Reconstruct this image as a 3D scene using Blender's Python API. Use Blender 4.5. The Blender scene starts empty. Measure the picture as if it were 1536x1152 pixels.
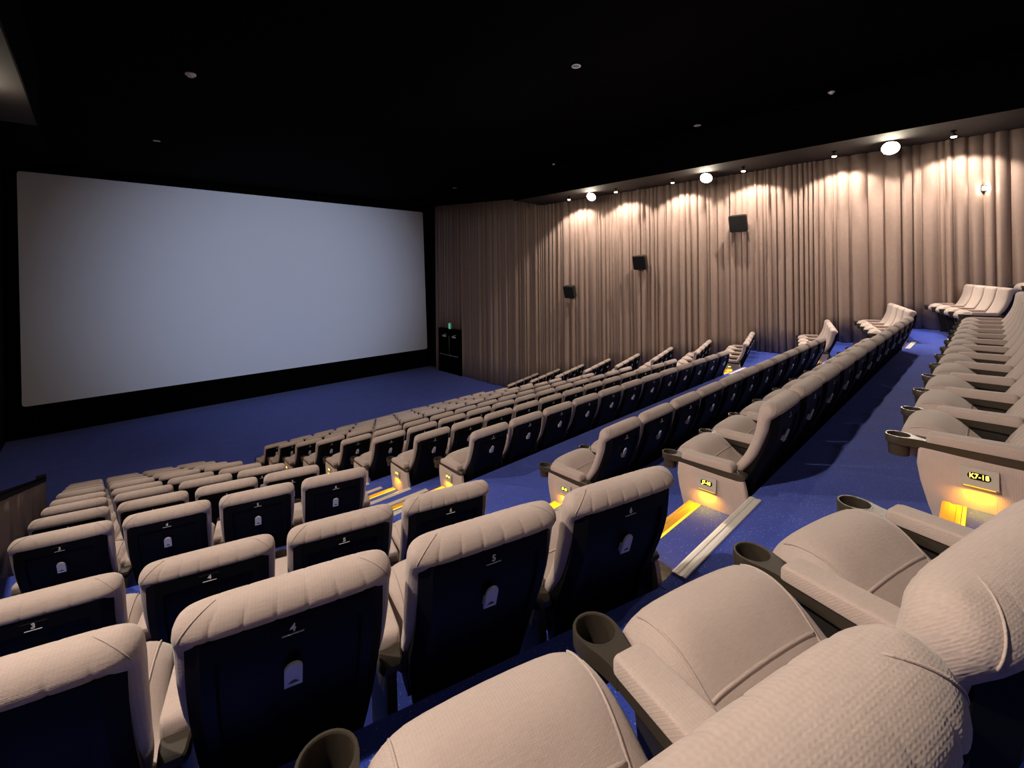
import bpy, bmesh, math, random
from mathutils import Matrix, Vector
random.seed(7)
S = bpy.context.scene
COL = S.collection
ZO = 5.08                      # height of the tripod camera above the front floor
PI = math.pi
R15 = math.radians(15.0)

# ------------------------------------------------------------------ camera
cam_d = bpy.data.cameras.new('camera')
cam = bpy.data.objects.new('camera', cam_d)
COL.objects.link(cam)
YAW, ROLL, FPX, CY = 0.7503, 0.01397, 671.4, 407.4
cam_d.sensor_width = 36.0
cam_d.sensor_fit = 'HORIZONTAL'
cam_d.lens = FPX * 36.0 / 1536.0
cam_d.shift_y = -(576.0 - CY) / 1536.0
cam_d.clip_start = 0.02
cam_d.clip_end = 100
_r = Vector((math.cos(YAW), -math.sin(YAW), 0)); _u = Vector((0, 0, 1)); _d = Vector((math.sin(YAW), math.cos(YAW), 0))
_c, _s = math.cos(ROLL), math.sin(ROLL)
_R = _c * _r - _s * _u
_U = _s * _r + _c * _u
_B = -_d
M = Matrix(((_R.x, _U.x, _B.x, 0), (_R.y, _U.y, _B.y, 0), (_R.z, _U.z, _B.z, ZO), (0, 0, 0, 1)))
cam.matrix_world = M
S.camera = cam

# ------------------------------------------------------------------ world, exposure
w = bpy.data.worlds.new('world'); S.world = w
w.use_nodes = True
w.node_tree.nodes['Background'].inputs[0].default_value = (0.30, 0.34, 0.45, 1)
w.node_tree.nodes['Background'].inputs[1].default_value = 0.0
S.view_settings.view_transform = 'Standard'
S.view_settings.look = 'None'
S.view_settings.exposure = 0.0
S.view_settings.gamma = 1.0
S.view_settings.use_curve_mapping = False

WARM = (1.0, 0.84, 0.69)
FLOOD_W, SPOT_W, SCREEN_FILL_W, LED_W, REAR_W = (330.0, 500.0), 270.0, 8700.0, 1.15, 55.0

def aim(o, loc, target):
    o.location = loc
    o.rotation_euler = (Vector(target) - Vector(loc)).to_track_quat('-Z', 'Y').to_euler()

def spot(name, loc, target, watts, color, size, blend, radius):
    l = bpy.data.lights.new(name, 'SPOT')
    l.energy = watts; l.color = color; l.spot_size = math.radians(size); l.spot_blend = blend
    l.shadow_soft_size = radius
    o = bpy.data.objects.new(name, l); COL.objects.link(o); aim(o, loc, target)
    return o

# unseen cool spot by the back wall, added to light the screen
SCREEN_FILL = (6.3, -4.2, 7.2)
spot('screen_fill_beam', SCREEN_FILL, (6.0, 20.8, ZO - 0.6), SCREEN_FILL_W, (0.58, 0.70, 1.0), 36, 1.0, 0.05)
# unseen fill spots added over the back rows, behind the camera
for _x in (3.0, 9.5):
    spot('rear_fill_beam', (_x, -3.4, ZO + 3.5), (_x, 1.5, ZO - 1.6), REAR_W, (1.0, 0.93, 0.90), 120, 0.5, 0.08)

# ------------------------------------------------------------------ materials
def newmat(name):
    m = bpy.data.materials.new(name); m.use_nodes = True
    nt = m.node_tree
    return m, nt, nt.nodes['Principled BSDF']

def plain(name, col, rough=0.5, metal=0.0, noise=0.0, nscale=40.0, bump=0.0, spec=0.5):
    m, nt, b = newmat(name)
    b.inputs['Roughness'].default_value = rough
    b.inputs['Metallic'].default_value = metal
    b.inputs['Specular IOR Level'].default_value = spec
    b.inputs['Base Color'].default_value = (*col, 1)
    if noise or bump:
        tc = nt.nodes.new('ShaderNodeTexCoord')
        n = nt.nodes.new('ShaderNodeTexNoise'); n.inputs['Scale'].default_value = nscale; n.inputs['Detail'].default_value = 4
        nt.links.new(tc.outputs['Object'], n.inputs['Vector'])
        if noise:
            mx = nt.nodes.new('ShaderNodeMix'); mx.data_type = 'RGBA'
            mx.inputs[6].default_value = (*[c * (1 - noise) for c in col], 1)
            mx.inputs[7].default_value = (*[min(1, c * (1 + noise)) for c in col], 1)
            nt.links.new(n.outputs['Fac'], mx.inputs[0]); nt.links.new(mx.outputs[2], b.inputs['Base Color'])
        if bump:
            bp = nt.nodes.new('ShaderNodeBump'); bp.inputs['Strength'].default_value = bump; bp.inputs['Distance'].default_value = 0.003
            nt.links.new(n.outputs['Fac'], bp.inputs['Height']); nt.links.new(bp.outputs['Normal'], b.inputs['Normal'])
    return m

def emit(name, col, strength):
    m, nt, b = newmat(name)
    b.inputs['Base Color'].default_value = (0.02, 0.02, 0.02, 1)
    b.inputs['Emission Color'].default_value = (*col, 1)
    b.inputs['Emission Strength'].default_value = strength
    return m

def math_node(nt, op, a, b=None):
    n = nt.nodes.new('ShaderNodeMath'); n.operation = op
    for i, v in enumerate((a, b)):
        if v is None: continue
        if isinstance(v, (int, float)): n.inputs[i].default_value = v
        else: nt.links.new(v, n.inputs[i])
    return n.outputs[0]

def fabric(name, col, pitch, depth, rib=False):
    """knitted upholstery: two crossed fine waves make the weave, noise the mottling"""
    m, nt, b = newmat(name)
    b.inputs['Roughness'].default_value = 0.92
    b.inputs['Specular IOR Level'].default_value = 0.15
    b.inputs['Sheen Weight'].default_value = 0.25
    b.inputs['Sheen Roughness'].default_value = 0.5
    tc = nt.nodes.new('ShaderNodeTexCoord')
    sx = nt.nodes.new('ShaderNodeSeparateXYZ'); nt.links.new(tc.outputs['Object'], sx.inputs[0])
    k = 2 * PI / pitch
    yz = math_node(nt, 'ADD', sx.outputs[1], sx.outputs[2])
    if rib:
        h = math_node(nt, 'SINE', math_node(nt, 'MULTIPLY', math_node(nt, 'ADD', sx.outputs[0], sx.outputs[1]), k))
    else:
        zz = math_node(nt, 'MULTIPLY', math_node(nt, 'SINE', math_node(nt, 'MULTIPLY', yz, k)), 0.9)
        h = math_node(nt, 'SINE', math_node(nt, 'ADD', math_node(nt, 'MULTIPLY', sx.outputs[0], k), zz))
        h2 = math_node(nt, 'SINE', math_node(nt, 'MULTIPLY', yz, k * 1.7))
        h = math_node(nt, 'ADD', h, math_node(nt, 'MULTIPLY', h2, 0.5))
    fz = nt.nodes.new('ShaderNodeTexNoise'); fz.inputs['Scale'].default_value = 0.8 / pitch; fz.inputs['Detail'].default_value = 3
    mp = nt.nodes.new('ShaderNodeMapping'); mp.inputs['Scale'].default_value = (0.45, 1.7, 1.7)
    nt.links.new(tc.outputs['Object'], mp.inputs[0]); nt.links.new(mp.outputs[0], fz.inputs['Vector'])
    h = math_node(nt, 'ADD', math_node(nt, 'MULTIPLY', h, 0.55), math_node(nt, 'MULTIPLY', math_node(nt, 'SUBTRACT', fz.outputs['Fac'], 0.5), 4.0))
    h = math_node(nt, 'MULTIPLY', math_node(nt, 'ADD', h, 1.5), 0.33)
    n = nt.nodes.new('ShaderNodeTexNoise'); n.inputs['Scale'].default_value = 9; n.inputs['Detail'].default_value = 5
    nt.links.new(tc.outputs['Object'], n.inputs['Vector'])
    mx = nt.nodes.new('ShaderNodeMix'); mx.data_type = 'RGBA'
    mx.inputs[6].default_value = (*[c * 0.86 for c in col], 1)
    mx.inputs[7].default_value = (*[min(1, c * 1.12) for c in col], 1)
    f = math_node(nt, 'ADD', math_node(nt, 'MULTIPLY', n.outputs['Fac'], 0.5), math_node(nt, 'MULTIPLY', h, 0.5))
    nt.links.new(f, mx.inputs[0]); nt.links.new(mx.outputs[2], b.inputs['Base Color'])
    bp = nt.nodes.new('ShaderNodeBump'); bp.inputs['Strength'].default_value = 0.6; bp.inputs['Distance'].default_value = depth
    nt.links.new(h, bp.inputs['Height']); nt.links.new(bp.outputs['Normal'], b.inputs['Normal'])
    return m

def carpet(name):
    m, nt, b = newmat(name)
    b.inputs['Roughness'].default_value = 0.95
    b.inputs['Specular IOR Level'].default_value = 0.1
    b.inputs['Sheen Weight'].default_value = 0.15
    tc = nt.nodes.new('ShaderNodeTexCoord')
    base = nt.nodes.new('ShaderNodeTexNoise'); base.inputs['Scale'].default_value = 3.0; base.inputs['Detail'].default_value = 6
    nt.links.new(tc.outputs['Object'], base.inputs['Vector'])
    mx = nt.nodes.new('ShaderNodeMix'); mx.data_type = 'RGBA'
    mx.inputs[6].default_value = (0.024, 0.048, 0.33, 1); mx.inputs[7].default_value = (0.044, 0.084, 0.50, 1)
    nt.links.new(base.outputs['Fac'], mx.inputs[0])
    v = nt.nodes.new('ShaderNodeTexVoronoi'); v.inputs['Scale'].default_value = 95
    nt.links.new(tc.outputs['Object'], v.inputs['Vector'])
    r = nt.nodes.new('ShaderNodeValToRGB'); r.color_ramp.elements[0].position = 0.12; r.color_ramp.elements[0].color = (1, 1, 1, 1)
    r.color_ramp.elements[1].position = 0.30; r.color_ramp.elements[1].color = (0, 0, 0, 1)
    nt.links.new(v.outputs['Distance'], r.inputs[0])
    sep = nt.nodes.new('ShaderNodeSeparateColor'); nt.links.new(v.outputs['Color'], sep.inputs[0])
    pick = math_node(nt, 'GREATER_THAN', sep.outputs[0], 0.72)
    dots = math_node(nt, 'MULTIPLY', r.outputs[0], pick)
    hue = nt.nodes.new('ShaderNodeMix'); hue.data_type = 'RGBA'
    hue.inputs[6].default_value = (0.18, 0.33, 0.85, 1); hue.inputs[7].default_value = (0.50, 0.22, 0.42, 1)
    nt.links.new(math_node(nt, 'GREATER_THAN', sep.outputs[1], 0.70), hue.inputs[0])
    mx2 = nt.nodes.new('ShaderNodeMix'); mx2.data_type = 'RGBA'
    nt.links.new(dots, mx2.inputs[0]); nt.links.new(mx.outputs[2], mx2.inputs[6]); nt.links.new(hue.outputs[2], mx2.inputs[7])
    dk = math_node(nt, 'MULTIPLY', r.outputs[0], math_node(nt, 'LESS_THAN', sep.outputs[0], 0.3))
    mx3 = nt.nodes.new('ShaderNodeMix'); mx3.data_type = 'RGBA'
    mx3.inputs[7].default_value = (0.010, 0.014, 0.07, 1)
    nt.links.new(dk, mx3.inputs[0]); nt.links.new(mx2.outputs[2], mx3.inputs[6])
    nt.links.new(mx3.outputs[2], b.inputs['Base Color'])
    fine = nt.nodes.new('ShaderNodeTexNoise'); fine.inputs['Scale'].default_value = 260
    nt.links.new(tc.outputs['Object'], fine.inputs['Vector'])
    bp = nt.nodes.new('ShaderNodeBump'); bp.inputs['Strength'].default_value = 0.5; bp.inputs['Distance'].default_value = 0.004
    nt.links.new(fine.outputs['Fac'], bp.inputs['Height']); nt.links.new(bp.outputs['Normal'], b.inputs['Normal'])
    return m

SEAT = (0.415, 0.338, 0.315)
MAT = dict(
    knit=fabric('seat_knit', SEAT, 0.0082, 0.0010),
    plush=fabric('seat_plush', SEAT, 0.0062, 0.0010),
    ribbed=fabric('panel_ribbed', SEAT, 0.008, 0.0010, rib=True),
    shell=plain('shell_plastic', (0.0035, 0.003, 0.0026), 0.5, noise=0.2, nscale=60, bump=0.05, spec=0.12),
    trim=plain('arm_plastic', (0.036, 0.029, 0.022), 0.42, noise=0.15, nscale=70, spec=0.35),
    pan=plain('seat_pan_plastic', (0.02, 0.017, 0.015), 0.5, noise=0.2),
    steel=plain('dull_steel', (0.42, 0.41, 0.42), 0.38, 1.0, noise=0.1, nscale=90),
    grey=plain('grey_plastic', (0.60, 0.59, 0.64), 0.4, noise=0.08, nscale=90),
    plate=plain('sign_plastic', (0.38, 0.36, 0.35), 0.45, noise=0.08, nscale=90),
    digit=plain('digit_print', (0.72, 0.70, 0.72), 0.5, noise=0.05),
    alu=plain('nosing_aluminium', (0.78, 0.75, 0.72), 0.40, 0.35, noise=0.12, nscale=120),
    amber=plain('nosing_amber', (0.75, 0.42, 0.04), 0.4, 0.0, noise=0.1, nscale=120),
    black=plain('black_paint', (0.0018, 0.0016, 0.0018), 0.95, noise=0.3, nscale=5, spec=0.02),
    soffit=plain('soffit_paint', (0.016, 0.0125, 0.012), 0.8, noise=0.2, nscale=8, spec=0.3),
    darkwall=plain('dark_wall_paint', (0.008, 0.007, 0.008), 0.9, noise=0.2, nscale=6, spec=0.1),
    screen=plain('screen_vinyl', (0.78, 0.78, 0.80), 0.75, noise=0.015, nscale=1.5, spec=0.2),
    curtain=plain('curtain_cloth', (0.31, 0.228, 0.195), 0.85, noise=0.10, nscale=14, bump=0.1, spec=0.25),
    drape=plain('parapet_cloth_shaded', (0.13, 0.095, 0.085), 0.9, noise=0.12, nscale=14, bump=0.1, spec=0.1),  # darker than the curtain cloth: the parapet's shade is put into the colour
    box=plain('speaker_box', (0.022, 0.019, 0.017), 0.5, noise=0.2),
    grille=plain('speaker_cloth', (0.010, 0.009, 0.009), 0.9, noise=0.3, nscale=200, bump=0.3),
    white=plain('white_plastic', (0.75, 0.72, 0.70), 0.5, noise=0.05),
    lamp=emit('lamp_glass', (1.0, 0.86, 0.66), 160.0),
    lamp_small=emit('small_lamp_glass', (1.0, 0.80, 0.55), 40.0),
    lens=emit('amber_lens', (1.0, 0.50, 0.02), 2.0),
    led=emit('amber_led', (1.0, 0.68, 0.05), 9.0),
    glow=emit('amber_strip', (1.0, 0.62, 0.03), 1.5),
    exit=emit('exit_green', (0.10, 0.75, 0.40), 0.5),
    carpet=carpet('blue_carpet'),
)

# ------------------------------------------------------------------ mesh helpers
def mesh_from(name, verts, faces, mat, smooth=False):
    me = bpy.data.meshes.new(name)
    me.from_pydata([tuple(v) for v in verts], [], faces)
    me.update()
    bm = bmesh.new(); bm.from_mesh(me)
    bmesh.ops.recalc_face_normals(bm, faces=bm.faces)
    bm.to_mesh(me); bm.free()
    if mat: me.materials.append(MAT[mat])
    if smooth:
        for p in me.polygons: p.use_smooth = True
    return me

class MB:
    """collects shapes for ONE mesh"""
    def __init__(s): s.v = []; s.f = []
    def add(s, v, f):
        o = len(s.v); s.v += [tuple(p) for p in v]; s.f += [tuple(i + o for i in q) for q in f]; return s
    def box(s, x0, x1, y0, y1, z0, z1, bev=0.0):
        if bev <= 0:
            v = [(x, y, z) for z in (z0, z1) for y in (y0, y1) for x in (x0, x1)]
            return s.add(v, [(0, 2, 3, 1), (4, 5, 7, 6), (0, 1, 5, 4), (1, 3, 7, 5), (3, 2, 6, 7), (2, 0, 4, 6)])
        rings = []
        for z, i in ((z0, bev), (z0 + bev, 0), (z1 - bev, 0), (z1, bev)):
            b = bev
            a, c, d, e = x0 + i, x1 - i, y0 + i, y1 - i
            rings.append([(a + b, d, z), (c - b, d, z), (c, d + b, z), (c, e - b, z), (c - b, e, z), (a + b, e, z), (a, e - b, z), (a, d + b, z)])
        return s.loft(rings)
    def loft(s, rings, caps=True, closed=True):
        n = len(rings[0]); v = [p for r in rings for p in r]; f = []
        for i in range(len(rings) - 1):
            for j in range(n if closed else n - 1):
                k = (j + 1) % n
                f.append((i * n + j, i * n + k, (i + 1) * n + k, (i + 1) * n + j))
        if caps:
            f.append(tuple(range(n))[::-1]); f.append(tuple((len(rings) - 1) * n + j for j in range(n)))
        return s.add(v, f)
    def prism(s, poly, axis, a, b):
        """polygon extruded along an axis; poly is the other two coords in order"""
        def put(p, t):
            return {'x': (t, p[0], p[1]), 'y': (p[0], t, p[1]), 'z': (p[0], p[1], t)}[axis]
        return s.loft([[put(p, a) for p in poly], [put(p, b) for p in poly]])
    def lathe(s, prof, cx, cy, n=24, closed_profile=False):
        rings = [[(cx + r * math.cos(2 * PI * j / n), cy + r * math.sin(2 * PI * j / n), z) for j in range(n)] for r, z in prof]
        if closed_profile: rings.append(rings[0])
        return s.loft(rings, caps=not closed_profile)
    def tube(s, pts, r, n=8):
        rings = []
        pts = [Vector(p) for p in pts]
        for i, p in enumerate(pts):
            t = (pts[min(i + 1, len(pts) - 1)] - pts[max(i - 1, 0)]).normalized()
            ref = Vector((0, 0, 1)) if abs(t.z) < 0.9 else Vector((1, 0, 0))
            a = t.cross(ref).normalized(); b = t.cross(a)
            rings.append([tuple(p + r * (math.cos(2 * PI * j / n) * a + math.sin(2 * PI * j / n) * b)) for j in range(n)])
        return s.loft(rings)
    def me(s, name, mat, smooth=False): return mesh_from(name, s.v, s.f, mat, smooth)

def smooth_angle(me, deg=40):
    try: me.set_sharp_from_angle(angle=math.radians(deg))
    except Exception: pass
    return me

def obj(name, me, parent=None, loc=None, **props):
    o = bpy.data.objects.new(name, me); COL.objects.link(o)
    if parent is not None: o.parent = parent
    if loc is not None: o.location = loc
    for k, v in props.items(): o[k] = v
    return o

def thing(name, label, cat, loc=(0, 0, 0), rz=0.0, group=None):
    o = bpy.data.objects.new(name, None); COL.objects.link(o)
    o.location = loc; o.rotation_euler = (0, 0, rz); o.empty_display_size = 0.1
    o['label'] = label; o['category'] = cat
    if group: o['group'] = group
    return o

def structure(name, me, parent=None):
    o = obj(name, me, parent)
    if parent is None: o['kind'] = 'structure'
    return o

# ------------------------------------------------------------------ layout (camera-relative heights + ZO)
ROWS = 'ABCDEFGHIJKL'
YB = dict(A=11.85, B=10.70, C=9.545, D=8.39, E=7.25, F=6.10, G=4.925, H=3.767, I=2.077, J=0.89, K=-0.317, L=-1.52)
ZF = dict(A=-5.07, B=-4.735, C=-4.395, D=-4.04, E=-3.722, F=-3.38, G=-3.04, H=-2.707, I=-2.261, J=-1.81, K=-1.379, L=-0.94)
ZF = {k: v + ZO for k, v in ZF.items()}
ZF['A'] = 0.0
PITCH = 0.57
XL, XC0, XC1, XR = 1.765, 2.895, 2.895 + 12 * PITCH, 10.83     # aisle edges of the three blocks
XWL, XWR, XPAR = -2.08, 13.36, -0.78
YFRONT, YBACK = 20.95, -4.6
T15 = math.tan(R15)

def edge(ye):
    """front edge of a platform across the house: angled, straight, angled"""
    return [(XPAR, ye + (XL - XPAR) * T15), (XL, ye), (XR, ye + 0.05), (XWR, ye + 0.05 + (XWR - XR) * T15)]
def ye_of(r):                       # front edge of row r's platform = just behind the row below
    i = ROWS.index(r)
    return YB[ROWS[i - 1]] + 0.11

# ------------------------------------------------------------------ shell of the hall
def slab(name, x0, x1, y0, y1, z0, z1, mat, parent=None):
    return structure(name, MB().box(x0, x1, y0, y1, z0, z1).me(name, mat), parent)

slab('floor', XWL - 0.2, XWR + 0.2, YBACK - 0.2, YFRONT + 0.3, -0.25, 0.0, 'carpet')
for r in ROWS[1:]:
    i = ROWS.index(r)
    fe = edge(ye_of(r))
    if r == 'L': be = [(XPAR, YBACK), (XL, YBACK), (XR, YBACK), (XWR, YBACK)]
    else: be = edge(ye_of(ROWS[i + 1]))
    poly = fe + be[::-1]
    structure('floor_platform', MB().prism(poly, 'z', 0.001, ZF[r]).me('floor_platform', 'carpet'))

CEIL = ZO + 3.62
slab('ceiling', XWL - 0.2, XWR + 0.2, YBACK - 0.2, YFRONT + 0.3, CEIL, CEIL + 0.2, 'black')
slab('wall_right', XWR, XWR + 0.2, YBACK - 0.2, YFRONT + 0.3, -0.25, CEIL, 'darkwall')
slab('wall_left', XWL - 0.2, XWL, YBACK - 0.2, YFRONT + 0.3, -0.25, CEIL, 'darkwall')
slab('wall_back', XWL, XWR, YBACK - 0.2, YBACK, -0.25, CEIL, 'darkwall')
slab('wall_front', XWL, XWR, YFRONT, YFRONT + 0.2, -0.25, CEIL, 'black')
# lowered ceiling borders above the side curtains
LOWZ = ZO + 2.65
slab('ceiling_border', 11.52, XWR, YBACK, 12.2, LOWZ, CEIL, 'soffit')
slab('ceiling_border', XWL, -0.70, YBACK, 11.3, LOWZ, CEIL, 'soffit')
slab('trim_3', 11.50, 11.52, YBACK, 12.22, LOWZ - 0.003, CEIL, 'black')
slab('trim_4', -0.70, -0.68, YBACK, 11.32, LOWZ - 0.003, CEIL, 'black')
slab('trim_5', 11.52, XWR, 12.2, 12.22, LOWZ - 0.003, CEIL, 'black')
slab('trim_6', XWL, -0.70, 11.3, 11.32, LOWZ - 0.003, CEIL, 'black')
for x0, x1 in ((11.5, XWR), (XWL, -0.9)):
    structure('ceiling_border', MB().prism([(12.23, ZO + 3.0), (YFRONT, ZO + 3.56), (YFRONT, CEIL), (12.23, CEIL)], 'x', x0, x1).me('ceiling_border', 'black'))

# low draped parapet beside the entrance passage
par = [(-0.2, 0.0), (13.13, 0.0), (13.13, ZO - 4.07), (5.5, ZO - 1.80), (-0.2, ZO - 0.15)]
structure('wall_parapet', MB().prism(par, 'x', -0.90, -0.78).me('wall_parapet', 'darkwall'))
structure('trim_1', MB().prism([(-0.2, ZO - 0.15), (5.5, ZO - 1.80), (13.16, ZO - 4.07), (13.16, ZO - 4.05), (5.5, ZO - 1.78), (-0.2, ZO - 0.13)], 'x', -0.92, -0.755).me('trim_1', 'black'))
structure('trim_2', MB().box(-0.91, -0.765, 13.131, 13.20, 0.0, ZO - 3.99).me('trim_2', 'soffit'))

# aisle steps with metal nosings
def nosing_mesh(x0, x1, mat):
    """rounded metal strip: tread plate with two ribs, and a lip down the riser; local y = 0 at the step edge, z = 0 on the tread"""
    prof = [(-0.062, 0.0005), (-0.060, 0.006), (-0.046, 0.007), (-0.043, 0.004), (-0.026, 0.004), (-0.023, 0.0075), (-0.006, 0.0075),
            (0.004, 0.004), (0.006, -0.004), (0.006, -0.034), (0.001, -0.034), (0.001, 0.0005)]
    return MB().prism(prof, 'x', x0, x1).me('nosing', mat)
NOS = {}
def add_nosing(x0, x1, y, z, parent, amber=False):
    key = (round(x1 - x0, 3), amber)
    if key not in NOS: NOS[key] = (nosing_mesh(0, x1 - x0, 'amber' if amber else 'alu'), MB().box(0.0, x1 - x0, -0.076, -0.064, 0.0005, 0.006).me('light_strip', 'glow'))
    o = obj('nosing', NOS[key][0], parent, (x0, y, z))
    if amber:
        o['label'] = 'amber lit step nosing'
        obj('light_strip', NOS[key][1], o)
AISLES = ((XL + 0.02, XC0 - 0.045), (XC1 + 0.045, XR - 0.02))
for i, r in enumerate(ROWS[:-1]):
    up = ROWS[i + 1]
    rise = ZF[up] - ZF[r]
    ye = ye_of(up)
    for a, (x0, x1) in enumerate(AISLES):
        s1 = structure('floor_step', MB().box(x0, x1, ye - 0.03, ye + 0.72, ZF[r] - 0.02, ZF[r] + rise / 3).me('floor_step', 'carpet'))
        add_nosing(x0 + 0.12, x1 - 0.01, ye + 0.72, ZF[r] + rise / 3, s1)
        s2 = structure('floor_step', MB().box(x0, x1, ye - 0.03, ye + 0.37, ZF[r] + rise / 3 - 0.01, ZF[r] + 2 * rise / 3).me('floor_step', 'carpet'))
        add_nosing(x0 + 0.12, x1 - 0.01, ye + 0.37, ZF[r] + 2 * rise / 3, s2, True)
        s3 = structure('floor_step', MB().box(x0, x1, ye - 0.03, ye + 0.004, ZF[up] - rise / 3 - 0.01, ZF[up] + 0.0015).me('floor_step', 'carpet'))
        add_nosing(x0 + 0.12, x1 + 0.02, ye + 0.004, ZF[up] + 0.0015, s3)

# ------------------------------------------------------------------ screen
sc = [(-1.756, 3.377), (12.899, 3.246), (13.071, -4.09), (-1.713, -4.044)]
scr = thing('cinema_screen', 'wide blank grey-white cinema screen on the black front wall', 'screen', (5.65, 20.8, ZO - 4.1))
def rounded(poly, rad, n=5):
    out = []
    for i in range(len(poly)):
        p0, p, p1 = (Vector(poly[i - 1]), Vector(poly[i]), Vector(poly[(i + 1) % len(poly)]))
        a = (p0 - p).normalized(); b = (p1 - p).normalized()
        for k in range(n + 1):
            t = k / n
            q = (1 - t) ** 2 * (p + a * rad) + 2 * t * (1 - t) * p + t * t * (p + b * rad)
            out.append((q.x, q.y))
    return out
pl = rounded(sc, 0.10)
obj('screen_surface', MB().prism([(x - 5.65, z + 4.1) for x, z in pl], 'y', 0.0, 0.03).me('screen_surface', 'screen'), scr)
# black masking frame around it
big = [(-1.95, 3.50), (13.25, 3.40), (13.25, -4.22), (-1.95, -4.22)]
fr = MB()
inn = [(x - 5.65, z + 4.1) for x, z in rounded(sc, 0.10)]
out_ = [(x - 5.65, z + 4.1) for x, z in rounded(big, 0.02)]
n = len(inn)
v = [(x, -0.03, z) for x, z in inn] + [(x, -0.03, z) for x, z in out_] + [(x, 0.05, z) for x, z in inn] + [(x, 0.05, z) for x, z in out_]
f = []
for j in range(n):
    k = (j + 1) % n
    f += [(j, k, n + k, n + j), (2 * n + j, 3 * n + j, 3 * n + k, 2 * n + k), (j, 2 * n + j, 2 * n + k, k), (n + j, n + k, 3 * n + k, 3 * n + j)]
fr.add(v, f)
obj('masking_frame', fr.me('masking_frame', 'black'), scr)

# ------------------------------------------------------------------ side curtains
def floor_at(y, xside):
    """floor height along a side wall"""
    z = 0.0
    for r in ROWS[1:]:
        e = edge(ye_of(r))
        yy = e[3][1] if xside > 0 else e[0][1]
        if y < yy: z = ZF[r]
    return z
def drape(y0, y1, top, bottom, side, seed, spacing=(0.09, 0.22), amp=0.20, step=0.015, levels=8):
    rnd = random.Random(seed)
    ys = [y0]; marks = [y0]
    while marks[-1] < y1: marks.append(marks[-1] + rnd.uniform(*spacing) * rnd.choice((0.6, 0.8, 1, 1, 1.35, 1.9)))
    depth = [rnd.uniform(0.35, 1.0) for _ in marks]; skew = [rnd.uniform(0.3, 0.7) for _ in marks]
    sway = [rnd.uniform(-1, 1) for _ in marks]
    n = int((y1 - y0) / step) + 1
    cols = []
    for i in range(n + 1):
        y = min(y1, y0 + i * step)
        k = max(j for j in range(len(marks)) if marks[j] <= y + 1e-9)
        k = min(k, len(marks) - 2)
        t = (y - marks[k]) / (marks[k + 1] - marks[k])
        s = skew[k]
        tt = 0.5 * t / s if t < s else 0.5 + 0.5 * (t - s) / (1 - s)
        h = abs(math.sin(PI * tt)) ** 0.5 * depth[k]
        cols.append((y, h, sway[k] * math.sin(PI * t)))
    rows = []
    for lv in range(levels):
        q = lv / (levels - 1)
        row = []
        for y, h, sw in cols:
            zt, zb = top(y), bottom(y)
            z = zb + (zt - zb) * q
            a = amp * (1.15 - 0.35 * q)
            row.append((side * (a * h), y + sw * 0.03 * (1 - q) , z))
        rows.append(row)
    return rows
def grid_mesh(name, rows, mat, thick):
    nx = len(rows[0]); v = [p for r in rows for p in r]; f = []
    for i in range(len(rows) - 1):
        for j in range(nx - 1):
            f.append((i * nx + j, i * nx + j + 1, (i + 1) * nx + j + 1, (i + 1) * nx + j))
    me = mesh_from(name, v, f, mat, True)
    return me
def curtain(name, label, x, rows, parent_loc, mat='curtain'):
    me = grid_mesh(name, rows, mat, 0.004)
    o = obj(name, me, None, parent_loc)
    o['label'] = label; o['category'] = 'curtain'
    md = o.modifiers.new('cloth', 'SOLIDIFY'); md.thickness = 0.006
    return o
rt = lambda y: (LOWZ - 0.003) if y < 12.2 else ZO + 3.0 + (y - 12.2) / (YFRONT - 12.2) * 0.56 - 0.003
DOOR0, DOOR1, DOORTOP = 17.85, 19.50, ZO - 2.94
def rb(y):
    if DOOR0 - 0.13 < y < DOOR1 + 0.13: return DOORTOP + 0.115
    return floor_at(y, 1) + 0.015
rows = drape(YBACK + 0.05, 20.05, rt, rb, -1, 3)
curtain('side_curtain', 'long taupe pleated floor-length curtain hanging behind the wall speakers', 0, rows, (XWR - 0.08, 0, 0))
rows = drape(YBACK + 0.05, 16.5, rt, lambda y: 0.015, 1, 5, step=0.03, levels=4)
curtain('side_curtain', 'dark taupe pleated curtain along the entrance passage wall', 0, rows, (XWL + 0.02, 0, 0))
def ptop(y): return (ZO - 0.15 + (y + 0.2) / 5.7 * -1.65) if y < 5.5 else ZO - 1.80 + (y - 5.5) / 7.63 * -2.27
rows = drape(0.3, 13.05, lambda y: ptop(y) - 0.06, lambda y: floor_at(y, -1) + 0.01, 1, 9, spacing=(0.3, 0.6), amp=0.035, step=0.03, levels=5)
curtain('parapet_drape', 'short taupe pleated drape on the low sloping parapet wall beside the numbered seats', 0, rows, (-0.775, 0, 0), 'drape')

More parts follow.
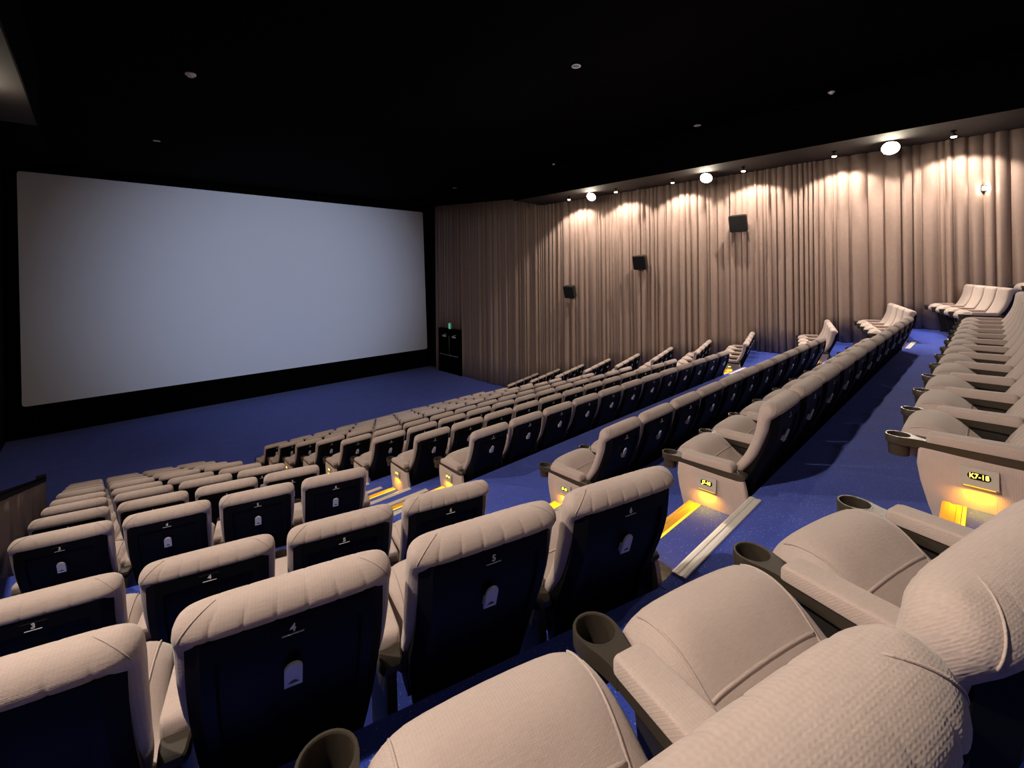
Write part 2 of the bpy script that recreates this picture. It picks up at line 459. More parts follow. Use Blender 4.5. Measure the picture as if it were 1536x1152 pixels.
# ------------------------------------------------------------------ exit doors
XD = XWR - 0.36
dr = structure('door_1', MB().box(XD, XWR, DOOR0 - 0.10, DOOR1 + 0.10, DOORTOP, DOORTOP + 0.10).box(XD, XWR, DOOR0 - 0.10, DOOR0, 0, DOORTOP).box(XD, XWR, DOOR1, DOOR1 + 0.10, 0, DOORTOP).me('door_1', 'black'))
ym = (DOOR0 + DOOR1) / 2
for a, b, hy in ((DOOR0 + 0.005, ym - 0.004, 1), (ym + 0.004, DOOR1 - 0.005, -1)):
    leaf = obj('leaf', MB().box(XD + 0.03, XD + 0.08, a, b, 0.01, DOORTOP - 0.005, 0.004).me('leaf', 'black'), dr)
    cy = (a + b) / 2
    obj('push_bar', MB().tube([(XD - 0.03, a + 0.06, ZO - 4.16), (XD - 0.03, b - 0.06, ZO - 4.16)], 0.02).box(XD - 0.03, XD + 0.03, a + 0.05, a + 0.11, ZO - 4.20, ZO - 4.12).box(XD - 0.03, XD + 0.03, b - 0.11, b - 0.05, ZO - 4.20, ZO - 4.12).me('push_bar', 'steel'), leaf)
    obj('door_closer', MB().box(XD - 0.03, XD + 0.03, cy - 0.15, cy + 0.12, ZO - 3.26, ZO - 3.19, 0.008).tube([(XD - 0.02, cy + 0.1, ZO - 3.19), (XD - 0.06, cy - 0.08, ZO - 3.14), (XD + 0.0, cy - 0.2, ZO - 3.10)], 0.010).me('door_closer', 'white'), leaf)
obj('meeting_strip', MB().box(XD + 0.012, XD + 0.03, ym - 0.012, ym + 0.012, 0.8, DOORTOP - 0.25).me('meeting_strip', 'steel'), dr)
es = thing('exit_sign', 'small green lit exit sign above the black double doors', 'sign', (XD + 0.055, 18.62, DOORTOP + 0.10))
obj('housing', MB().box(-0.05, 0.05, -0.085, 0.085, 0, 0.30, 0.008).me('housing', 'white'), es)
obj('lit_face', MB().box(-0.054, -0.0505, -0.075, 0.075, 0.015, 0.285).me('lit_face', 'exit'), es)

# ------------------------------------------------------------------ wall speakers
def speaker(y, z, where):
    t = thing('wall_speaker', 'black wedge-shaped wall speaker on the taupe curtain, ' + where, 'speaker', (XWR - 0.16, y, z), 0, 'surround speakers on the curtain')
    ang = math.radians(14)
    def sec(k, hw, z0, z1, inset):   # k = distance from wall
        return [(-k, -hw + inset, z0), (-k, hw - inset, z0), (-k, hw, z0 + inset), (-k, hw, z1 - inset), (-k, hw - inset, z1), (-k, -hw + inset, z1), (-k, -hw, z1 - inset), (-k, -hw, z0 + inset)]
    b = MB().loft([sec(0.12, 0.15, -0.18, 0.20, 0.02), sec(0.17, 0.19, -0.22, 0.235, 0.03), sec(0.36, 0.235, -0.225, 0.24, 0.03)])
    b.v = [(x * math.cos(ang) - zz * math.sin(ang) * 1.0, yy, zz * math.cos(ang) + x * math.sin(ang)) for x, yy, zz in b.v]
    obj('cabinet', b.me('cabinet', 'box'), t)
    g = MB().loft([sec(0.361, 0.222, -0.21, 0.225, 0.025), sec(0.375, 0.215, -0.203, 0.218, 0.025)])
    g.v = [(x * math.cos(ang) - zz * math.sin(ang), yy, zz * math.cos(ang) + x * math.sin(ang)) for x, yy, zz in g.v]
    obj('grille', g.me('grille', 'grille'), t)
    obj('bracket', MB().box(-0.16, 0.15, -0.035, 0.035, -0.05, 0.0).box(0.13, 0.155, -0.09, 0.09, -0.12, 0.10).me('bracket', 'black'), t)
speaker(10.72, ZO - 0.72, 'lowest of the row')
speaker(7.76, ZO + 0.30, 'middle one of the row')
speaker(4.72, ZO + 1.30, 'highest of the row')

# ------------------------------------------------------------------ lamps under the ceiling border
def small_lamp(x, y, side, label):
    t = thing('downlight', label, 'lamp', (x, y, LOWZ), 0, 'small downlights over the curtain')
    obj('stem', MB().lathe([(0.045, 0.0), (0.045, -0.012), (0.012, -0.015), (0.012, -0.05)], 0, 0, 16).me('stem', 'black'), t)
    obj('housing', MB().lathe([(0.018, -0.045), (0.040, -0.06), (0.052, -0.115), (0.047, -0.115), (0.036, -0.065), (0.018, -0.056)], 0, 0, 20).me('housing', 'box', True), t)
    obj('bulb', MB().lathe([(0.010, -0.07), (0.036, -0.09), (0.046, -0.118), (0.036, -0.132), (0.014, -0.137)], 0, 0, 18).me('bulb', 'lamp_small', True), t)
    l = spot('downlight_beam', (x, y, LOWZ - 0.16), (x + side * 0.33, y, LOWZ - 1.16), SPOT_W, WARM, 118, 0.30, 0.035)
def flood_lamp(x, y, side, label):
    t = thing('floodlight', label, 'lamp', (x, y, LOWZ), 0, 'floodlights under the ceiling border')
    obj('stem', MB().lathe([(0.06, 0.0), (0.06, -0.012), (0.015, -0.016), (0.015, -0.06)], 0, 0, 16).me('stem', 'black'), t)
    d = Vector((-side * 0.72, -0.12, -0.66)).normalized()
    q = d.to_track_quat('-Z', 'Y').to_matrix()
    def turn(b): b.v = [tuple(q @ Vector(p) + Vector((0, 0, -0.11))) for p in b.v]; return b
    obj('housing', turn(MB().lathe([(0.05, 0.09), (0.085, 0.07), (0.160, -0.05), (0.152, -0.05), (0.08, 0.055)], 0, 0, 24)).me('housing', 'box', True), t)
    obj('lamp_face', turn(MB().lathe([(0.02, -0.025), (0.10, -0.035), (0.150, -0.055), (0.125, -0.095), (0.075, -0.125), (0.02, -0.138)], 0, 0, 24)).me('lamp_face', 'lamp', True), t)
    p = Vector((x, y, LOWZ - 0.11)) + d * 0.165
    spot('floodlight_beam', p, p + d, FLOOD_W[0 if side > 0 else 1] * ((1.7 if side > 0 else 1.15) if y < 3 else 0.85), WARM, 116, 0.30, 0.055)
nth = ['first', 'second', 'third', 'fourth', 'fifth', 'sixth', 'seventh']
for i, y in enumerate((10.27, 8.31, 6.36, 4.40, 2.44, 0.49)):
    small_lamp(12.40, y, 1, 'small lit downlight under the ceiling border by the speakers, %s from the screen' % nth[i])
for i, y in enumerate((9.27, 5.36, 1.45)):
    flood_lamp(12.40, y, 1, 'large glaring floodlight under the ceiling border by the speakers, %s from the screen' % nth[i])
for i, y in enumerate((9.27, 5.36, 1.45)):
    flood_lamp(-1.35, y, -1, 'large floodlight over the entrance passage, %s from the screen' % nth[i])
wl = thing('wall_lamp', 'small bright lamp on the curtain above the topmost seats', 'lamp', (XWR - 0.17, 0.087, ZO + 1.55))
obj('backplate', MB().box(-0.02, 0.10, -0.05, 0.05, -0.06, 0.06, 0.008).me('backplate', 'box'), wl)
wb = MB().lathe([(0.02, 0.0), (0.034, -0.01), (0.034, -0.05), (0.018, -0.062)], 0, 0, 16)
wb.v = [(z - 0.015, y, -x) for x, y, z in wb.v]
obj('bulb', wb.me('bulb', 'lamp', True), wl)

# ------------------------------------------------------------------ things on the black ceiling
def ceiling_disc(x, y, r, drop, label, name='smoke_detector'):
    t = thing(name, label, 'detector' if name == 'smoke_detector' else 'ceiling light', (x, y, CEIL))
    obj('base', MB().lathe([(r, 0), (r, -drop * 0.4), (r * 0.85, -drop * 0.5)], 0, 0, 20).me('base', 'white'), t)
    obj('cap', MB().lathe([(r * 0.62, -drop * 0.45), (r * 0.6, -drop * 0.9), (r * 0.3, -drop)], 0, 0, 18).me('cap', 'white'), t)
K = 0.978
ceiling_disc(1.32 * K, 9.97 * K, 0.085, 0.06, 'round white smoke detector on the black ceiling, nearest the screen corner')
ceiling_disc(11.42 * K, 2.28 * K, 0.06, 0.05, 'round white smoke detector on the black ceiling near the largest floodlight')
ceiling_disc(11.65 * K, 10.3 * K, 0.05, 0.04, 'tiny white smoke detector on the ceiling by the speaker nearest the screen')
def down_trim(x, y, label):
    t = thing('recessed_downlight', label, 'ceiling light', (x, y, CEIL))
    obj('rim', MB().lathe([(0.075, 0), (0.085, -0.012), (0.062, -0.018), (0.055, 0.0)], 0, 0, 20, False).me('rim', 'white'), t)
    obj('reflector', MB().lathe([(0.05, -0.002), (0.03, -0.014), (0.01, -0.016)], 0, 0, 16).me('reflector', 'steel'), t)
for (x, y), l in (((1.27, 15.48), 'unlit recessed downlight in the black ceiling above the middle of the screen'),
                  ((6.4, 5.09), 'unlit recessed downlight in the middle of the black ceiling'),
                  ((11.39, 5.14), 'unlit recessed downlight in the ceiling above the middle floodlight'),
                  ((11.58, 16.03), 'unlit recessed downlight in the ceiling by the far screen corner')):
    down_trim(x * K, y * K, l)

# ------------------------------------------------------------------ hand rail in front of the first row
hr = thing('hand_rail', 'low metal hand rail standing in front of the first centre row', 'rail', (5.03, 12.62, 0))
obj('top_rail', MB().tube([(0, 0, 0.60), (0, 0, 0.72), (0.03, 0, 0.745), (2.54, 0, 0.745), (2.57, 0, 0.72), (2.57, 0, 0.60)], 0.019, 10).me('top_rail', 'steel', True), hr)
for x in (0.0, 0.86, 1.71, 2.57):
    obj('post', MB().tube([(x, 0, 0.0), (x, 0, 0.735)], 0.017, 10).lathe([(0.05, 0), (0.05, 0.01), (0.02, 0.014)], x, 0, 14).me('post', 'pan', True), hr)

# ------------------------------------------------------------------ cinema seat
def spline(keys, x):
    """smooth interpolation (catmull-rom in x)"""
    if x <= keys[0][0]: return keys[0][1]
    if x >= keys[-1][0]: return keys[-1][1]
    for i in range(len(keys) - 1):
        x0, y0 = keys[i]; x1, y1 = keys[i + 1]
        if x0 <= x <= x1:
            t = (x - x0) / (x1 - x0)
            m0 = (y1 - keys[i - 1][1]) / (x1 - keys[i - 1][0]) if i > 0 else (y1 - y0) / (x1 - x0)
            m1 = (keys[i + 2][1] - y0) / (keys[i + 2][0] - x0) if i + 2 < len(keys) else (y1 - y0) / (x1 - x0)
            h = x1 - x0
            return (2 * t ** 3 - 3 * t * t + 1) * y0 + (t ** 3 - 2 * t * t + t) * h * m0 + (-2 * t ** 3 + 3 * t * t) * y1 + (t ** 3 - t * t) * h * m1
YF = [(0.33, 0.325), (0.42, 0.308), (0.50, 0.276), (0.57, 0.234), (0.645, 0.185), (0.75, 0.138), (0.83, 0.115), (0.94, 0.098)]
YBK = [(0.33, 0.255), (0.42, 0.235), (0.50, 0.200), (0.57, 0.150), (0.65, 0.095), (0.75, 0.053), (0.83, 0.024), (0.90, 0.006), (0.925, -0.018), (0.94, -0.028)]
WF = [(0.33, 0.205), (0.42, 0.224), (0.50, 0.238), (0.62, 0.252), (0.75, 0.260), (0.90, 0.263)]
GROOVES = (-0.70, -0.42, -0.14, 0.14, 0.42, 0.70)
XS = sorted(set([-1, -0.992, -0.975, -0.945, -0.90, -0.85, -0.80, 0.80, 0.85, 0.90, 0.945, 0.975, 0.992, 1, -0.56, -0.28, 0.0, 0.28, 0.56]
                + [round(k + d, 4) for k in GROOVES for d in (-0.055, -0.025, -0.010, 0.0, 0.010, 0.025, 0.055)]))
def back_ring(z, hw, yc, h, n, groove, nseg=44, ne=6.0):
    pts = []
    xs = XS
    for side in (1, -1):
        for u in (xs if side > 0 else xs[::-1])[:-1]:
            e = max(0.0, 1 - abs(u) ** ne) ** (1 / 2.6)
            g = 1.0
            if groove > 0:
                for k in GROOVES:
                    g -= groove * math.exp(-((u - k) / 0.020) ** 2)
            pts.append((u * hw, yc + side * h * e * g, z))
    return pts
def make_back():
    rings = []
    zs = [0.33, 0.345, 0.38, 0.42, 0.47, 0.52, 0.57, 0.62, 0.67, 0.72, 0.76, 0.80, 0.83, 0.87, 0.90, 0.92, 0.94]
    for i, z in enumerate(zs):
        yf, yb = spline(YF, z), spline(YBK, z)
        h = (yf - yb) / 2; hw = spline(WF, z)
        if i == 0: h *= 0.6; hw -= 0.015
        gr = 0.085 if z < 0.86 else 0.05
        rings.append(back_ring(z, hw, (yf + yb) / 2, h, 0, gr))
    R = 0.063
    for th in (14, 28, 42, 55, 66, 76, 84, 89):
        a = math.radians(th)
        rings.append(back_ring(0.94 + 0.056 * math.sin(a), 0.263 - 0.050 * (1 - math.cos(a)), 0.035, R * math.cos(a) ** 0.9, 0, 0.045))
    return smooth_angle(MB().loft(rings).me('backrest', 'knit', True), 60)
SHR = [(0.15, 0.205), (0.25, 0.188), (0.35, 0.166), (0.45, 0.138), (0.52, 0.112), (0.58, 0.085), (0.685, 0.036), (0.80, -0.006), (0.88, -0.018), (0.930, -0.022)]
def make_shell():
    xs = [-1, -0.985, -0.94, -0.80, -0.775, -0.4, 0, 0.4, 0.775, 0.80, 0.94, 0.985, 1]
    zs = [0.15, 0.16, 0.20, 0.235, 0.25, 0.32, 0.40, 0.48, 0.56, 0.64, 0.70, 0.76, 0.82, 0.862, 0.870, 0.885, 0.912, 0.928]
    rings = []
    for z in zs:
        hw = spline([(0.15, 0.165), (0.22, 0.188), (0.33, 0.205), (0.45, 0.226), (0.60, 0.234), (0.928, 0.236)], z)
        yr = spline(SHR, z); yfr = min(spline(YBK, min(max(z, 0.33), 0.83)) + 0.03, 0.275)
        if z == 0.15: yr += 0.012
        rear = []; front = []
        for u in xs:
            d = 0.0
            if abs(u) == 1: d = 0.035
            elif abs(u) > 0.98: d = 0.010
            elif abs(u) > 0.93: d = 0.0
            inner = abs(u) < 0.79 and 0.24 < z < 0.866
            if inner: d = 0.013
            rear.append((u * (hw if abs(u) == 1 else hw - 0.022), yr + d, z))
        for u in (1, -1): front.append((u * hw * 0.97, max(yfr, yr + 0.05), z))
        rings.append(rear + front)
    return smooth_angle(MB().loft(rings).me('back_shell', 'shell', True), 35)
def shell_y(z, recess=False): return spline(SHR, z) + (0.013 if recess else 0)

PADP = [(0.25, 0.405), (0.255, 0.440), (0.30, 0.448), (0.35, 0.466), (0.40, 0.505), (0.45, 0.552), (0.50, 0.581), (0.555, 0.586), (0.605, 0.569), (0.638, 0.534), (0.648, 0.495),
        (0.634, 0.462), (0.58, 0.438), (0.48, 0.412), (0.38, 0.392), (0.29, 0.382), (0.26, 0.388)]
def pad_side(u):
    """how far the top falls away towards the side of the cushion"""
    e = min(1.0, max(0.0, (abs(u) - 0.55) / 0.45))
    return 1 - math.sqrt(max(0.0, 1 - e ** 2.2))
def make_cushion():
    cy, cz = 0.44, 0.44
    prof = []
    n = len(PADP)
    for i in range(n):
        p0, p1, p2, p3 = (Vector(PADP[(i + k) % n]) for k in (-1, 0, 1, 2))
        for t in (0, 0.5):
            q = 0.5 * ((2 * p1) + (p2 - p0) * t + (2 * p0 - 5 * p1 + 4 * p2 - p3) * t * t + (3 * p1 - p0 - 3 * p2 + p3) * t ** 3)
            prof.append((q.x, q.y))
    rings = []
    hw = 0.240
    for u in [-1, -0.99, -0.965, -0.93, -0.88, -0.82, -0.74, -0.65, -0.5, -0.25, 0, 0.25, 0.5, 0.65, 0.74, 0.82, 0.88, 0.93, 0.965, 0.99, 1]:
        k = pad_side(u)
        rings.append([(u * hw, cy + (y - cy) * (1 - 0.10 * k), (z - (z - cz) * 0.62 * k + 0.016 * (1 - u * u) * min(1, (z - cz) / 0.06)) if z > cz else cz + (z - cz) * (1 - 0.4 * k)) for y, z in prof])
    return MB().loft(rings).me('seat_cushion', 'plush', True)
def pad_top(y, x):
    z = spline([(0.25, 0.440), (0.30, 0.448), (0.35, 0.466), (0.40, 0.505), (0.45, 0.552), (0.50, 0.581), (0.555, 0.586), (0.605, 0.569), (0.638, 0.534)], y)
    u = x / 0.240; k = pad_side(u)
    return z - (z - 0.44) * 0.62 * k + 0.016 * (1 - u * u) * min(1, (z - 0.44) / 0.06)
def make_seams():
    out = []
    for s in (-1, 1):
        b = MB(); pts = []
        for k in range(24):
            y = 0.33 + 0.012 * k
            x = s * (0.170 + 0.020 * math.sin((y - 0.33) * 7))
            pts.append((x, y, pad_top(y, x) + 0.001))
        b.tube(pts, 0.0030, 6); out.append(b.me('seam', 'plush', True))
    b = MB(); b.tube([(x, 0.412, pad_top(0.412, x) + 0.0005) for x in [-0.176 + 0.016 * k for k in range(23)]], 0.0042, 6)
    return out + [b.me('seam', 'plush', True)]
def make_corner_seam(sd):
    b = MB()
    R = 0.063
    if True:
        pts = []
        for k in range(15):
            t = k / 14
            a = math.radians(88 * (1 - t)); u = 0.80 + 0.14 * t
            hw = 0.263 - 0.050 * (1 - math.cos(a)); h = R * math.cos(a) ** 0.9
            e = max(0.0, 1 - u ** 6.0) ** (1 / 2.6)
            pts.append((sd * u * hw, 0.035 - (h * e + 0.0008), 0.94 + 0.056 * math.sin(a) + 0.0006))
        b.tube(pts, 0.0016, 6)
    return b.me('corner_seam', 'plush', True)
def make_pan():
    return MB().prism([(0.24, 0.395), (0.60, 0.452), (0.56, 0.42), (0.42, 0.37), (0.30, 0.335), (0.24, 0.335)], 'x', -0.215, 0.215).me('seat_pan', 'pan')

CUPY = 0.640
CR = 0.95
def make_trim():
    """dark moulded arm: cup ring, neck, and a bar that deepens to the rear, plus its standard"""
    b = MB()
    sec = []
    for y, w, z0, z1 in ((0.55, 0.034, 0.5135, 0.5505), (0.51, 0.034, 0.510, 0.550), (0.42, 0.034, 0.506, 0.550), (0.30, 0.035, 0.502, 0.552),
                         (0.23, 0.036, 0.496, 0.553), (0.19, 0.036, 0.498, 0.553), (0.155, 0.033, 0.512, 0.550), (0.142, 0.026, 0.525, 0.545)):
        r = 0.006
        sec.append([(-w + r, y, z0), (w - r, y, z0), (w, y, z0 + r), (w, y, z1 - r), (w - r, y, z1), (-w + r, y, z1), (-w, y, z1 - r), (-w, y, z0 + r)])
    # the neck stops short of the cup bore
    b.loft(sec)
    # neck plate: wraps the bore and flows into the bar
    def resample(pts, n):
        d = [0.0]
        for p, q in zip(pts, pts[1:]): d.append(d[-1] + math.hypot(q[0] - p[0], q[1] - p[1]))
        out = []
        for k in range(n):
            t = d[-1] * k / (n - 1)
            m = max(i for i in range(len(d)) if d[i] <= t + 1e-12); m = min(m, len(pts) - 2)
            u = (t - d[m]) / (d[m + 1] - d[m])
            out.append((pts[m][0] + (pts[m + 1][0] - pts[m][0]) * u, pts[m][1] + (pts[m + 1][1] - pts[m][1]) * u))
        return out
    n = 25
    arc = [(CR * 0.050 * math.cos(math.radians(a)), CUPY + CR * 0.050 * math.sin(math.radians(a))) for a in range(190, 351, 5)]
    side = [(-0.0518, CUPY - 0.006), (-0.0500, CUPY - 0.022), (-0.0450, CUPY - 0.042), (-0.0385, CUPY - 0.066), (-0.0350, CUPY - 0.090), (-0.0345, CUPY - 0.115)]
    outl = side + [(-x, y) for x, y in side[::-1]]
    A, B = resample(arc, n), resample(outl, n)
    zt = 0.5512; zb = 0.513
    v = [(x, y, zt) for x, y in A] + [(x, y, zt) for x, y in B] + [(x, y, zb) for x, y in A] + [(x, y, zb) for x, y in B]
    f = []
    for j in range(n - 1):
        f += [(j, j + 1, n + j + 1, n + j), (2 * n + j, 3 * n + j, 3 * n + j + 1, 2 * n + j + 1), (n + j, n + j + 1, 3 * n + j + 1, 3 * n + j), (j, 2 * n + j, 2 * n + j + 1, j + 1)]
    for j in (0, n - 1): f.append((j, n + j, 3 * n + j, 2 * n + j))
    b.add(v, f)
    return smooth_angle(b.me('armrest', 'trim', True), 35)
def make_cup():
    return smooth_angle(MB().lathe([(r_ * CR, z_) for r_, z_ in [(0.0465, 0.5485), (0.0480, 0.5515), (0.0535, 0.5515), (0.0552, 0.5485), (0.0548, 0.514), (0.0450, 0.510), (0.0425, 0.455), (0.024, 0.450), (0.024, 0.454), (0.0395, 0.459), (0.0435, 0.512)]], 0, CUPY, 28, True).me('cup_holder', 'trim', True), 40)
def make_arm_pad():
    secs = []
    for y, w, z1 in ((0.538, 0.028, 0.566), (0.536, 0.036, 0.578), (0.530, 0.0395, 0.586), (0.515, 0.041, 0.590), (0.35, 0.041, 0.594), (0.24, 0.041, 0.597), (0.222, 0.039, 0.593), (0.214, 0.030, 0.580)):
        z0 = 0.547; r = min(0.009, (z1 - z0) * 0.45)
        ring = []
        for cx, cz, a0 in ((w - r, z0 + 0.004, -90), (w - r, z1 - r, 0), (-w + r, z1 - r, 90), (-w + r, z0 + 0.004, 180)):
            rr = r if cz > z0 + 0.01 else 0.004
            for k in range(4):
                a = math.radians(a0 + 30 * k)
                ring.append((cx + rr * math.cos(a) + (0 if rr == r else (r - 0.004) * (1 if cx > 0 else -1)), y, cz + rr * math.sin(a)))
        secs.append(ring)
    return smooth_angle(MB().loft(secs).me('arm_pad', 'knit', True), 50)
def make_standard():
    return MB().prism([(0.17, 0.505), (0.50, 0.515), (0.47, 0.30), (0.43, 0.05), (0.45, 0.0), (0.12, 0.0), (0.14, 0.06), (0.16, 0.30)], 'x', -0.016, 0.016).me('standard', 'pan')
def make_panel(s):
    """upholstered end panel on the aisle side, tapering to the floor"""
    out = [(0.150, 0.512), (0.30, 0.512), (0.42, 0.515), (0.565, 0.522), (0.572, 0.44), (0.560, 0.36), (0.535, 0.26), (0.50, 0.15), (0.465, 0.05), (0.45, 0.0), (0.125, 0.0), (0.115, 0.12), (0.118, 0.34), (0.140, 0.47)]
    c = (0.34, 0.26)
    rings = []
    for x, k in ((0.0, 1.0), (0.022, 1.0), (0.030, 0.985), (0.034, 0.95)):
        rings.append([(s * (0.006 + x), c[0] + (y - c[0]) * k, max(0.0, c[1] + (z - c[1]) * k)) for y, z in out])
    return smooth_angle(MB().loft(rings).me('side_panel', 'ribbed', True), 50)
ME = dict(corner=[make_corner_seam(-1), make_corner_seam(1)], backrest=make_back(), shell=make_shell(), cushion=make_cushion(), seams=make_seams(), pan=make_pan(), trim=make_trim(), cup=make_cup(), pad=make_arm_pad(), standard=make_standard(),
          panel={1: make_panel(1), -1: make_panel(-1)})
def tilt(pts, z, recess=False):
    """lay shapes built around (x, 0 outward -y, z) on the shell's rear face at height z"""
    y0 = shell_y(z, recess); sl = (shell_y(z + 0.02, recess) - shell_y(z - 0.02, recess)) / 0.04
    a = math.atan(sl)
    return [(x, y0 + y * math.cos(a) + q * math.sin(a), z - y * math.sin(a) + q * math.cos(a)) for x, y, q in pts]
_pb = MB().box(-0.040, 0.040, -0.0012, 0.004, -0.012, 0.016, 0.001); _pb.v = tilt(_pb.v, 0.895)
ME['plate'] = _pb.me('number_plate', 'shell')
_pb = MB().box(-0.026, 0.026, -0.0030, 0.002, -0.0160, -0.0145); _pb.v = tilt(_pb.v, 0.895)
ME['line'] = _pb.me('edge_highlight', 'grey')  # pale bar painted in as the highlight on the recess ledge
def hook():
    o = [(-0.025, -0.045), (0.025, -0.045)] + [(0.025 * math.cos(a), 0.020 + 0.025 * math.sin(a)) for a in [k * PI / 10 for k in range(11)]]
    b = MB().prism(o, 'y', -0.012, -0.018)
    b.prism([(x * 0.86, z * 0.90 + 0.0005) for x, z in o], 'y', -0.0175, -0.0195)
    # the foot that carries the plate, leaving the hook's slot open above it
    b.prism([(0.006, -0.043), (-0.013, -0.043), (-0.013, 0.004), (-0.008, -0.004), (0.006, -0.006)], 'x', -0.0225, 0.0225)
    b.box(-0.017, 0.017, -0.0212, -0.0190, -0.0365, -0.0345)
    b.v = [(x * 0.88, y, z * 0.95) for x, y, z in b.v]; b.v = tilt(b.v, 0.762, True)
    return b.me('bag_hook', 'grey')
ME['hook'] = hook()
_pb = MB().prism([(-0.014, -0.029), (0.014, -0.029), (0.004, -0.018), (-0.006, -0.020)], 'y', -0.0194, -0.0200); _pb.v = tilt([(x, y, z * 0.95) for x, y, z in _pb.v], 0.762, True)
ME['mark'] = _pb.me('mark', 'trim')
DEPS = None
def text_mesh(s, size, mat, name):
    c = bpy.data.curves.new('t', 'FONT'); c.body = s; c.size = size; c.align_x = 'CENTER'; c.align_y = 'CENTER'; c.extrude = 0.0006
    c.resolution_u = 3; c.offset = 0.0007 if mat == 'digit' else 0.0
    o = bpy.data.objects.new('t', c); COL.objects.link(o)
    bpy.context.view_layer.update()
    me = bpy.data.meshes.new_from_object(o.evaluated_get(bpy.context.evaluated_depsgraph_get()))
    bpy.data.objects.remove(o); bpy.data.curves.remove(c)
    me.materials.clear(); me.materials.append(MAT[mat]); me.name = name
    return me
DIG = {}
def digit_mesh(nu):
    if nu not in DIG:
        me = text_mesh(str(nu), 0.029, 'digit', 'seat_number')
        for v in me.vertices:
            x, y, z = v.co
            v.co = tilt([(x, -0.0016 - z, y + 0.001)], 0.895)[0]
        DIG[nu] = me
    return DIG[nu]
# lit row sign on an end panel: built for the -x side, mirrored for +x
def sign_meshes(s):
    def mx(b): b.v = [(s * x, y, z) for x, y, z in b.v]; return b
    b = MB().prism([(0.0, 0.040), (0.012, 0.040), (0.024, -0.038), (0.0, -0.038)], 'y', -0.060, 0.060)     # (x, z) wedge
    b = mx(b)
    n = 18
    oval = [(0.033 * max(-1, min(1, 1.0)) * 0 + (0.022 if math.cos(2 * PI * k / n) > 0 else -0.022) + 0.015 * math.cos(2 * PI * k / n), 0.015 * math.sin(2 * PI * k / n)) for k in range(n)]
    def face(x0, y, z): return x0 + 0.012 + (0.040 - z) * 0.012 / 0.078
    d = MB().loft([[(face(-0.004, y, z + 0.006), y, z + 0.006) for y, z in oval], [(face(0.0012, y, z + 0.006), y, z + 0.006) for y, z in oval]])
    d = mx(d)
    bars = MB()
    for y0, y1 in ((-0.026, -0.004), (0.004, 0.026)):
        bars.loft([[(face(0.001, y, z), y, z) for y, z in ((y0, 0.000), (y1, 0.000), (y1, 0.013), (y0, 0.013))], [(face(0.0025, y, z), y, z) for y, z in ((y0, 0.000), (y1, 0.000), (y1, 0.013), (y0, 0.013))]])
    bars = mx(bars)
    lens = mx(MB().box(0.004, 0.020, -0.050, 0.050, -0.043, -0.0385))
    return b.me('row_sign', 'plate'), d.me('display', 'shell'), bars.me('lit_bars', 'led'), lens.me('glow_lens', 'lens')
SIGN = {s: sign_meshes(s) for s in (1, -1)}
SIGNY, SIGNZ = 0.365, 0.44

def add_arm(root, x, full=True):
    a = obj('armrest', ME['trim'], root, (x, 0, 0))
    obj('cup_holder', ME['cup'], a)
    obj('arm_pad', ME['pad'], a, label='beige fabric arm pad')
    obj('standard', ME['standard'], a)
    return a
def add_end(root, x, s, text, lit):
    p = obj('side_panel', ME['panel'][s], root, (x, 0, 0), label='beige ribbed end panel')
    x1 = x + s * 0.040
    sg = obj('row_sign', SIGN[s][0], root, (x1, SIGNY, SIGNZ), label='grey plastic row sign with amber display')
    obj('display', SIGN[s][1], sg)
    if text:
        me = text_mesh(text, 0.028, 'led', 'lettering')
        for v in me.vertices:
            a, b, z = v.co
            zz = b + 0.006
            # seen from the -x side, reading direction runs towards -y
            v.co = (-(0.012 + (0.040 - zz) * 0.012 / 0.078 + 0.0016 + z), -a * 0.9, zz)
        obj('lettering', me, sg)
    else:
        obj('lit_bars', SIGN[s][2], sg)
    obj('glow_lens', SIGN[s][3], sg)
    if lit:
        l = bpy.data.lights.new('row_sign_lamp', 'AREA'); l.shape = 'RECTANGLE'; l.size = 0.016; l.size_y = 0.09; l.energy = LED_W; l.color = (1.0, 0.44, 0.0)
        o = bpy.data.objects.new('row_sign_lamp', l); COL.objects.link(o); o.parent = root
        o.location = (x1 + s * 0.026, SIGNY, SIGNZ - 0.048)
        o.rotation_euler = (0, s * math.radians(-30), 0)

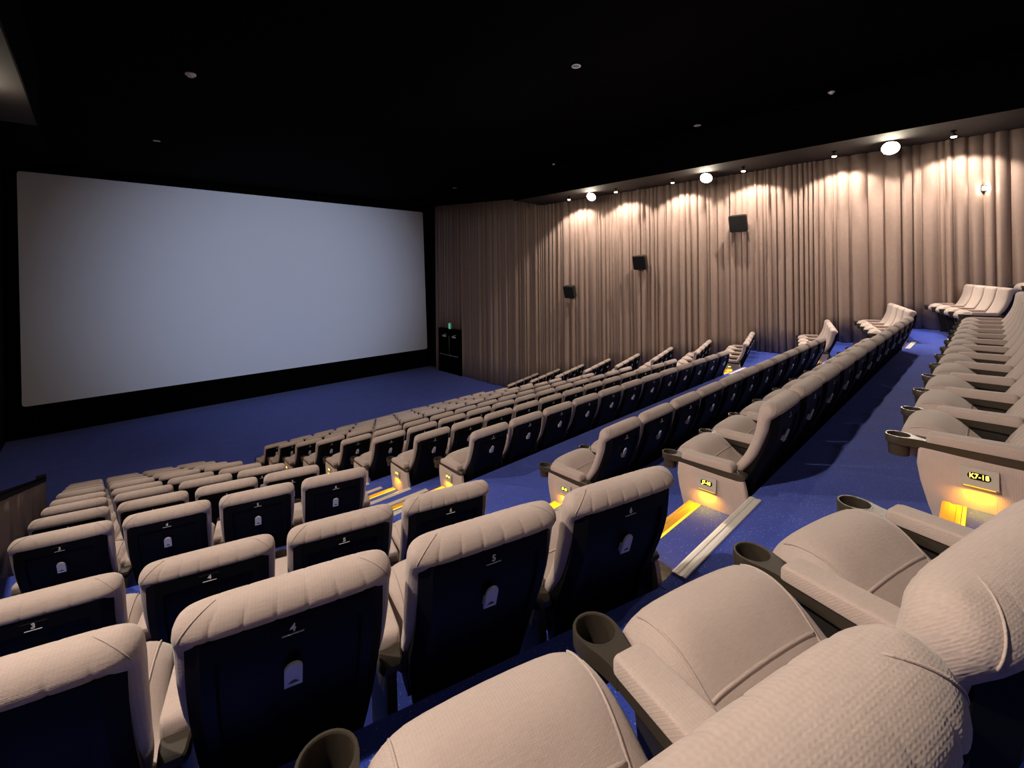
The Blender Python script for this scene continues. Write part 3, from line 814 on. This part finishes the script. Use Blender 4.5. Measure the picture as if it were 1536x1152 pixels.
def seat(loc, rz, number, label, group, left_arm=True, right_arm=False, end=0, text=None, lit=True):
    t = thing('cinema_chair', label, 'seat', loc, rz, group)
    bk = obj('backrest', ME['backrest'], t)
    for cs in ME['corner']: obj('corner_seam', cs, bk)
    sh = obj('back_shell', ME['shell'], t, label='black plastic back shell')
    pl_ = obj('number_plate', ME['plate'], t)
    obj('seat_number', digit_mesh(number), pl_)
    obj('edge_highlight', ME['line'], pl_)
    bh = obj('bag_hook', ME['hook'], t, label='silver grey bag hook plate')
    obj('mark', ME['mark'], bh)
    cu = obj('seat_cushion', ME['cushion'], t)
    for sm in ME['seams']: obj('seam', sm, cu)
    obj('seat_pan', ME['pan'], t)
    h = PITCH / 2
    if left_arm: add_arm(t, -h)
    if right_arm: add_arm(t, h)
    if end < 0: add_end(t, -h, -1, text, lit)
    if end > 0: add_end(t, h, 1, text, lit)
    return t

ORD = ['first', 'second', 'third', 'fourth', 'fifth', 'sixth', 'seventh', 'eighth', 'ninth', 'tenth', 'eleventh', 'twelfth']
def row_words(i): return 'front row' if i == 0 else ORD[i] + ' row from the screen'
for i, r in enumerate(ROWS):
    rw = row_words(i)
    y, z = YB[r], ZF[r]
    if r != 'L':
        for k in range(12):                                             # centre block, seats 7 to 18
            lab = 'beige chair in centre block, %s, %s from its lit sign' % (rw, ORD[k])
            seat((XC0 + (k + 0.5) * PITCH, y, z), 0, 7 + k, lab, 'cinema seats of the centre block', True, k == 11,
                 -1 if k == 0 else (1 if k == 11 else 0), (r + '7-18') if k == 0 else None, lit=(k == 0))
        for k in range(4):                                              # angled block by the parapet, seats 6 to 3
            d = (k + 0.5) * 0.577
            yk = y + (0.035 if r == 'K' else 0.0)
            lab = 'beige chair numbered %s in block by the parapet, %s' % (('six', 'five', 'four', 'three')[k], rw)
            seat((XL + (0.02 if r == 'K' else 0.0) - d * math.cos(R15), yk + d * math.sin(R15), z), -R15, 6 - k, lab, 'cinema seats of the block by the parapet', True, k == 0, 1 if k == 0 else 0)
    for k in range(4):                                                  # angled block by the long curtain, seats 19 to 22
        if r == 'L' and k < 2: continue
        d = (k + 0.5) * 0.575
        lab = 'beige chair in block by the speaker curtain, %s, %s from aisle' % (rw, ORD[k])
        seat((XR + d * math.cos(R15), y + 0.05 + d * math.sin(R15), z), R15, 19 + k, lab, 'cinema seats of the block by the speaker curtain', True, k == 3, -1 if k == 0 else 0)
